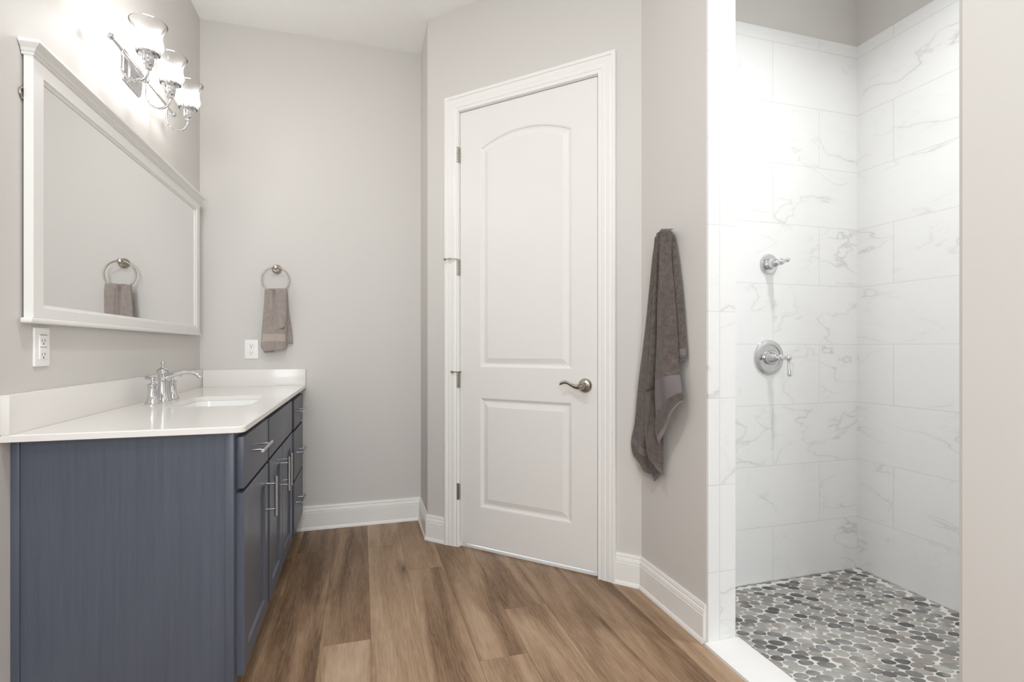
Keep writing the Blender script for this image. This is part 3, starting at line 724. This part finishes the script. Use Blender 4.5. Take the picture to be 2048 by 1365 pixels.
# crown: profile swept along three sides
CR = [(0.0, 1.8285), (0.003, 1.8285), (0.0045, 1.8330), (0.0030, 1.8352), (0.0065, 1.8372), (0.0095, 1.8450), (0.0175, 1.8508), (0.0200, 1.8530), (0.0225, 1.8555), (0.0225, 1.8640), (0.0, 1.8640)]
bm = B(); rings = []
for (yy, sx, sy) in ((FY0, 0, -1), (FY0, 1, -1), (FY1, 1, 1), (FY1, 0, 1)):
    xx = XF if sx else XL + 0.002
    rings.append([(xx + sx * p, yy + sy * p * 0.75, z) for p, z in CR])
R_ = add_rings(bm, rings, True, True); bm.faces.new([R_[k][0] for k in range(4)]); bm.faces.new([R_[k][-1] for k in range(4)])
mobj('crown', bm, M['frame'], smooth=25)
bm = B(); add_box(bm, (XB, FY0 - 0.018, 1.1245), (XF + 0.006, FY1 + 0.004, FZ0 + 0.0005), 0.005, 3); mobj('sill', bm, M['frame'])
bm = B(); add_torus(bm, (XL + 0.0034, 1.6475, 1.727), 0.0150, 0.0026, (1, 0, 0), 32, 8); add_lathe(bm, [(0.005, 0), (0.005, 0.005)], (XL, 1.6475, 1.741), (1, 0, 0), 12); hk = mobj('hanging_ring', bm, M['nickel']); hk['label'] = 'metal hanging ring behind the frame edge'

# ------------------------------------------------------------------ three-light wall sconce
SYC, SRZ = 2.285, 2.0875
sc = thing('wall_light', 'chrome bar wall light with three lit glass bell shades above the mirror', 'wall light', (XL, SYC, SRZ))
bm = B()
lo = [(0.0, -0.070, -0.058), (0.0, 0.070, -0.058), (0.0, 0.070, 0.058), (0.0, -0.070, 0.058)]
def rect(x, a, b): return [(x, 0.02 - a, 0.030 - b), (x, 0.02 + a, 0.030 - b), (x, 0.02 + a, 0.030 + b), (x, 0.02 - a, 0.030 + b)]
add_rings(bm, [rect(0.0, .075, .058), rect(0.006, .075, .058), rect(0.009, .070, .053), (rect(0.012, .067, .050)), rect(0.017, .055, .038), rect(0.021, .051, .034)])
obj('backplate', bm, M['chrome'], sc, smooth=25)
bm = B(); add_lathe(bm, [(0.008, 0.015), (0.008, 0.05), (0.011, 0.053), (0.011, 0.066), (0.006, 0.069)], (0, 0, 0), (1, 0, 0), 20); obj('stem', bm, M['chrome'], sc)
bm = B(); add_lathe(bm, [(0.0058, -0.285), (0.0058, 0.285)], (0.060, 0, 0), (0, 1, 0), 18); bar = obj('bar', bm, M['chrome'], sc)
for s in (-1, 1):
    bm = B(); add_lathe(bm, [(0.005, 0), (0.0075, 0.001), (0.0075, 0.004), (0.005, 0.006)], (0.060, s * 0.281, 0), (0, s, 0), 16); add_ball(bm, (0.060, s * 0.294, 0), 0.0115, 18, 12); obj('finial', bm, M['chrome'], bar)
DX = 0.140
prof_sh = [(r_, h_ * 0.74) for r_, h_ in [(0.026, 0.000), (0.0345, 0.004), (0.0375, 0.012), (0.0385, 0.022), (0.0400, 0.030), (0.0455, 0.040), (0.0470, 0.052), (0.0450, 0.066), (0.0425, 0.082), (0.0420, 0.098), (0.0440, 0.114), (0.0490, 0.130), (0.0555, 0.143), (0.0575, 0.149)]]
for yy in (-0.215, 0.0, 0.210):
    bm = B(); rr_ = (DX - 0.060) / 2; zc = -0.060
    pts = [(0.060, yy, 0.0), (0.060, yy, -0.03)] + arc((0.060 + rr_, yy, zc), rr_, PI, 2 * PI, 18, ((1, 0, 0), (0, 0, 1))) + [(DX, yy, -0.052)]
    add_tube(bm, pts, 0.0042, 12); am = obj('arm', bm, M['chrome'], sc)
    bm = B(); add_lathe(bm, [(0.006, -0.058), (0.011, -0.056), (0.012, -0.050), (0.008, -0.046), (0.010, -0.043), (0.0165, -0.040), (0.0180, -0.030), (0.0180, -0.016), (0.0200, -0.012), (0.0270, -0.009), (0.0320, -0.005), (0.0330, 0.002), (0.030, 0.004)], (DX, yy, 0), (0, 0, 1), 32); cup = obj('lamp_cup', bm, M['chrome'], am)
    bm = B(); zb = -0.008
    inner = [(max(r - 0.0025, 0.001), h + 0.002) for r, h in prof_sh]; inner[-1] = (prof_sh[-1][0] - 0.0025, prof_sh[-1][1])
    add_lathe(bm, prof_sh + [(prof_sh[-1][0], prof_sh[-1][1] + 0.002), (prof_sh[-1][0] - 0.0022, prof_sh[-1][1] + 0.002)] + list(reversed(inner)), (DX, yy, zb), (0, 0, 1), 64, False, False)
    s_ = obj('glass_shade', bm, M['shade'], am, smooth=60); s_['label'] = 'clear ribbed glass bell shade'
    bm = B(); add_lathe(bm, [(0.012, 0.006), (0.0135, 0.014), (0.0180, 0.026), (0.0235, 0.038), (0.0255, 0.049), (0.0235, 0.060), (0.0160, 0.069), (0.001, 0.073)], (DX, yy, 0.004), (0, 0, 1), 28); b_ = obj('bulb', bm, M['bulb'], am); b_['label'] = 'glowing white bulb'

# ------------------------------------------------------------------ electrical outlets
def outlet(name, label, mtx, decora):
    t = thing(name, label, 'outlet'); t.matrix_world = mtx     # local x across, -y out of the wall, z up
    bm = B(); add_box(bm, (-0.035, -0.006, -0.0535), (0.035, 0, 0.0535), 0.0022, 3); obj('cover_plate', bm, M['plastic'], t)
    if decora:
        bm = B(); add_box(bm, (-0.0165, -0.0085, -0.0335), (0.0165, -0.005, 0.0335), 0.0012); f = obj('socket_face', bm, M['plastic'], t)
        bm = B()
        for zz in (0.018, -0.020):
            for dx in (-0.006, 0.006): add_box(bm, (dx - 0.0009, -0.0088, zz - 0.004), (dx + 0.0009, -0.0084, zz + 0.004))
            add_lathe(bm, [(0.0024, 0.0084), (0.0024, 0.0088)], (0, 0, zz - 0.009), (0, -1, 0), 12)
        for zz in (0.0335, -0.0005): add_box(bm, (-0.0165, -0.0088, zz - 0.0006), (0.0165, -0.0084, zz + 0.0006))
        obj('slots', bm, M['slot'], f)
    else:
        for zz in (0.0195, -0.0195):
            bm = B(); add_lathe(bm, [(0.0170, 0.004), (0.0170, 0.0078), (0.0162, 0.0084)], (0, 0, zz), (0, -1, 0), 32)
            for v in bm.verts: v.co.z = zz + max(-0.0135, min(0.0135, v.co.z - zz))
            f = obj('socket_face', bm, M['plastic'], t)
            bm = B()
            for dx, hh in ((-0.0062, 0.0042), (0.0062, 0.0034)): add_box(bm, (dx - 0.0010, -0.0087, zz + 0.003 - hh), (dx + 0.0010, -0.0083, zz + 0.003 + hh))
            add_lathe(bm, [(0.0026, 0.0083), (0.0026, 0.0087)], (0, 0, zz - 0.0075), (0, -1, 0), 12); obj('slots', bm, M['slot'], f)
        bm = B(); add_lathe(bm, [(0.0028, 0.005), (0.0028, 0.0068), (0.001, 0.0072)], (0, 0, 0), (0, -1, 0), 12); obj('screw', bm, M['steel'], t)
outlet('wall_outlet', 'white duplex outlet on the back wall beside the hand towel', Matrix.Translation((-0.5955, YB, 1.0505)), False)
outlet('wall_outlet', 'white block-face outlet on the left wall below the mirror', Matrix.Translation((XL, 1.7255, 1.0615)) @ Matrix.Rotation(PI / 2, 4, 'Z'), True)

# ------------------------------------------------------------------ towel ring
RC = Vector((-0.464, YB - 0.052, 1.441)); RR = 0.0715
tr = thing('towel_ring', 'round brushed nickel towel ring on the back wall holding a small towel', 'towel ring', (-0.464, YB, 1.507))
def trobj(name, bm):
    bmesh.ops.transform(bm, matrix=Matrix.Translation((0.464, -YB, -1.507)), verts=bm.verts); return obj(name, bm, M['nickel'], tr)
bm = B(); add_lathe(bm, [(0.0270, 0), (0.0270, 0.004), (0.0255, 0.008), (0.0200, 0.015), (0.0155, 0.020), (0.0150, 0.024)], (-0.464, YB, 1.507), (0, -1, 0), 40); trobj('wall_plate', bm)
bm = B(); add_lathe(bm, [(0.0120, 0.020), (0.0120, 0.040), (0.0135, 0.046), (0.0135, 0.058), (0.0100, 0.063), (0.004, 0.065)], (-0.464, YB, 1.511), (0, -1, 0), 28); trobj('post', bm)
bm = B(); add_torus(bm, RC, RR, 0.0042, (0, 1, 0), 72, 12); trobj('ring', bm)

# ------------------------------------------------------------------ towels: draped sheets built from edge curves (a, z at each side)
def interp(rows, s):
    n = len(rows) - 1; f = s * n; i = min(int(f), n - 1); t = f - i
    g = lambda k: rows[max(0, min(n, k))]
    out = []
    for c in range(len(rows[0])):
        p0, p1, p2, p3 = g(i - 1)[c], g(i)[c], g(i + 1)[c], g(i + 2)[c]
        m1, m2 = (p2 - p0) / 2, (p3 - p1) / 2
        out.append((2 * t ** 3 - 3 * t ** 2 + 1) * p1 + (t ** 3 - 2 * t ** 2 + t) * m1 + (-2 * t ** 3 + 3 * t ** 2) * p2 + (t ** 3 - t ** 2) * m2)
    return out
def add_sheet(bm, rows, depth, place, th=0.008, nu=28, nv=60, bands=(), hem=None, uvl=None):
    """depth(s, u) -> distance from the wall; place(a, z, d) -> world point"""
    grid = []
    for j in range(nv + 1):
        s = j / nv; a0, z0, a1, z1 = interp(rows, s); row = []
        for i in range(nu + 1):
            u = i / nu; row.append((a0 + (a1 - a0) * u, z0 + (z1 - z0) * u, depth(s, u)))
        grid.append(row)
    for side in (0, 1):
        V = []
        for j in range(nv + 1):
            rv = []
            for i in range(nu + 1):
                a, z, d = grid[j][i]; e = min(i, nu - i, j, nv - j)
                k = (1.0 if e >= 3 else (0.35, 0.75, 0.93)[e]) * th / 2
                rv.append(bm.verts.new(place(a, z, d + (k if side == 0 else -k))))
            V.append(rv)
        for j in range(nv):
            s = (j + 0.5) / nv; mi = 0
            for (b0, b1) in bands:
                if b0 <= s <= b1: mi = 1
            if hem and s > hem: mi = 2
            for i in range(nu):
                f = bm.faces.new((V[j][i], V[j][i + 1], V[j + 1][i + 1], V[j + 1][i])); f.material_index = mi
                if uvl:
                    for lp_, (x, y) in zip(f.loops, ((i, j), (i + 1, j), (i + 1, j + 1), (i, j + 1))): lp_[uvl].uv = (x / nu, y / nv)
        if side == 0: V0 = V
    nu_, nv_ = nu, nv
    rim = [(0, i) for i in range(nu_)] + [(j, nu_) for j in range(nv_)] + [(nv_, nu_ - i) for i in range(nu_)] + [(nv_ - j, 0) for j in range(nv_)]
    for k in range(len(rim)):
        (j0, i0), (j1, i1) = rim[k], rim[(k + 1) % len(rim)]
        f = bm.faces.new((V0[j0][i0], V0[j1][i1], V[j1][i1], V[j0][i0])); f.material_index = 2 if hem and (j0 + j1) / 2 / nv_ > hem else 0
def smooth01(x): x = max(0.0, min(1.0, x)); return x * x * (3 - 2 * x)
SA = [(1.767, 1.523, 1.762, 1.52), (1.781, 1.512, 1.735, 1.497), (1.774, 1.429, 1.712, 1.418), (1.76, 1.328, 1.692, 1.319), (1.746, 1.208, 1.674, 1.203), (1.726, 1.09, 1.661, 1.089), (1.72, 1.042, 1.655, 1.042), (1.713, 0.984, 1.656, 1.014)]
SB = [(1.732, 1.521, 1.737, 1.524), (1.735, 1.508, 1.714, 1.509), (1.732, 1.477, 1.714, 1.467), (1.742, 1.401, 1.714, 1.398), (1.763, 1.248, 1.691, 1.242), (1.772, 1.091, 1.671, 1.071), (1.785, 0.972, 1.665, 0.986), (1.796, 0.872, 1.649, 0.931), (1.796, 0.792, 1.643, 0.894), (1.803, 0.721, 1.64, 0.874), (1.781, 0.671, 1.643, 0.86)]
SP1 = [(1.77, 1.523, 1.746, 1.525), (1.778, 1.487, 1.746, 1.482), (1.792, 1.41, 1.76, 1.406), (1.817, 1.253, 1.781, 1.25), (1.843, 1.051, 1.795, 1.051), (1.855, 0.948, 1.81, 0.95), (1.861, 0.89, 1.824, 0.901), (1.855, 0.879, 1.85, 0.883)]
SP2 = [(1.804, 1.525, 1.775, 1.528), (1.809, 1.494, 1.775, 1.488), (1.826, 1.416, 1.782, 1.41), (1.855, 1.257, 1.811, 1.253), (1.892, 1.051, 1.818, 1.051), (1.904, 0.862, 1.825, 0.868), (1.908, 0.735, 1.833, 0.745), (1.898, 0.652, 1.833, 0.674), (1.88, 0.622, 1.833, 0.663)]
SC2 = [(1.827, 1.523, 1.801, 1.522), (1.835, 1.479, 1.801, 1.474), (1.853, 1.421, 1.808, 1.415), (1.884, 1.259, 1.837, 1.256), (1.935, 1.051, 1.844, 1.051), (1.972, 0.899, 1.859, 0.906), (1.994, 0.755, 1.874, 0.77), (2.002, 0.721, 1.882, 0.679), (2.019, 0.674, 1.913, 0.616), (2.024, 0.638, 1.913, 0.568), (2.011, 0.601, 1.867, 0.511)]
SC3 = [(1.804, 0.871, 1.8, 0.85), (1.837, 0.746, 1.79, 0.731), (1.856, 0.681, 1.786, 0.692), (1.858, 0.644, 1.786, 0.662), (1.844, 0.612, 1.786, 0.622), (1.8, 0.587, 1.788, 0.582), (1.75, 0.563, 1.79, 0.549)]
SC4 = [(1.951, 0.663, 1.85, 0.681), (1.959, 0.553, 1.827, 0.583), (1.877, 0.502, 1.809, 0.55)]
bm = B(); uvl = bm.loops.layers.uv.new('uv')
pw = lambda a, z, d: (XR - d, a, z)
env = lambda s: smooth01(s * 9)
tk = lambda s: 0.35 + 0.65 * smooth01(s * 16 + 0.1)
ell = lambda u, p=0.5: max(0.0, 1 - (2 * u - 1) ** 2) ** p
add_sheet(bm, SA, lambda s, u: tk(s) * 0.012 + 0.018 * ell(u) * env(s), pw, 0.010, bands=((0.80, 0.905),), hem=0.975, uvl=uvl)
add_sheet(bm, SC2, lambda s, u: 0.016 + tk(s) * 0.028 * ell(u) + 0.006 * math.sin(PI * u * 3) * smooth01(s * 2 - .6), pw, 0.010, bands=((0.775, 0.835),), hem=0.965, uvl=uvl, nv=80)
add_sheet(bm, SC4, lambda s, u: 0.012 + 0.010 * u, pw, 0.008, hem=0.86, uvl=uvl, nv=30)
add_sheet(bm, SP2, lambda s, u: tk(s) * (0.026 + 0.026 * ell(u, 0.7)), pw, 0.009, hem=0.985, uvl=uvl, nu=22, nv=80)
add_sheet(bm, SC3, lambda s, u: 0.060 - 0.030 * u, pw, 0.008, hem=0.97, uvl=uvl, nv=40)
add_sheet(bm, SP1, lambda s, u: tk(s) * (0.038 + 0.026 * ell(u, 0.7)), pw, 0.009, hem=0.975, uvl=uvl, nu=22, nv=70)
add_sheet(bm, SB, lambda s, u: tk(s) * (0.044 + 0.036 * ell(u, 0.6) * (0.45 + 0.55 * env(s)) * (1 - 0.6 * smooth01((s - 0.55) / 0.45)) + 0.005 * math.sin(2 * PI * u * 1.5 + 1.0) * env(s * .6)), pw, 0.011, bands=((0.65, 0.80),), hem=0.96, uvl=uvl, nu=36, nv=90)
# gathered top over the hook, keeping the sheets together
add_lathe(bm, [(0.012, 0.0), (0.022, 0.010), (0.028, 0.022), (0.030, 0.034), (0.027, 0.048), (0.020, 0.058), (0.004, 0.064)], (XR, 1.768, 1.496), (-1, 0, 0), 28)
bt = obj('bath_towel', bm, [M['terry'], M['band'], M['hem']], smooth=60)
tag(bt, 'large dark taupe bath towel hanging in folds on the wall right of the door', 'towel')

HF = [(-0.518, 1.388, -0.405, 1.391), (-0.519, 1.375, -0.404, 1.378), (-0.521, 1.326, -0.403, 1.329), (-0.531, 1.187, -0.403, 1.188), (-0.534, 1.145, -0.408, 1.146), (-0.536, 1.098, -0.408, 1.098), (-0.538, 1.066, -0.405, 1.076), (-0.523, 1.037, -0.411, 1.050)]
HG = [(-0.458, 1.391, -0.402, 1.393), (-0.456, 1.271, -0.403, 1.272), (-0.453, 1.215, -0.404, 1.216), (-0.446, 1.160, -0.412, 1.174)]
HK = [(-0.500, 1.390, -0.405, 1.392), (-0.485, 1.274, -0.399, 1.275), (-0.457, 1.161, -0.384, 1.162), (-0.444, 1.087, -0.378, 1.082)]
HU = [(-0.523, 1.30, -0.440, 1.30), (-0.525, 1.10, -0.445, 1.10), (-0.523, 1.030, -0.475, 1.034)]
bm = B(); uvl = bm.loops.layers.uv.new('uv')
pb = lambda a, z, d: (a, YB - d, z)
top = lambda s, d0, d1: d0 + (d1 - d0) * smooth01(s * 6)
add_sheet(bm, HK, lambda s, u: top(s, 0.050, 0.014) + 0.016 * ell(u), pb, 0.010, uvl=uvl)
add_sheet(bm, HU, lambda s, u: 0.040, pb, 0.008, uvl=uvl, nv=20)
crease = lambda s, u: -0.016 * math.exp(-((u - 0.42 - 0.06 * s) / 0.05) ** 2) * (1 - smooth01(s * 1.4)) - 0.008 * math.exp(-((u - 0.24) / 0.05) ** 2) * (1 - smooth01(s * 5)) - 0.007 * math.exp(-((u - 0.62 + 0.1 * s) / 0.05) ** 2) * smooth01(s * 3 - 1.6)
add_sheet(bm, HF, lambda s, u: top(s, 0.050, 0.052) + 0.018 * ell(u, 0.4) + 0.004 * math.cos(2 * PI * u * 1.3 + .4) * env(s) + crease(s, u), pb, 0.010, bands=((0.60, 0.72),), hem=None, uvl=uvl, nu=44, nv=90)
add_sheet(bm, HG, lambda s, u: top(s, 0.058, 0.068) + 0.014 * ell(u, 0.4), pb, 0.008, uvl=uvl)
ht_ = obj('hand_towel', bm, [M['terry2'], M['band2'], M['terry2']], smooth=60)
tag(ht_, 'small taupe hand towel draped through the ring on the back wall', 'towel')
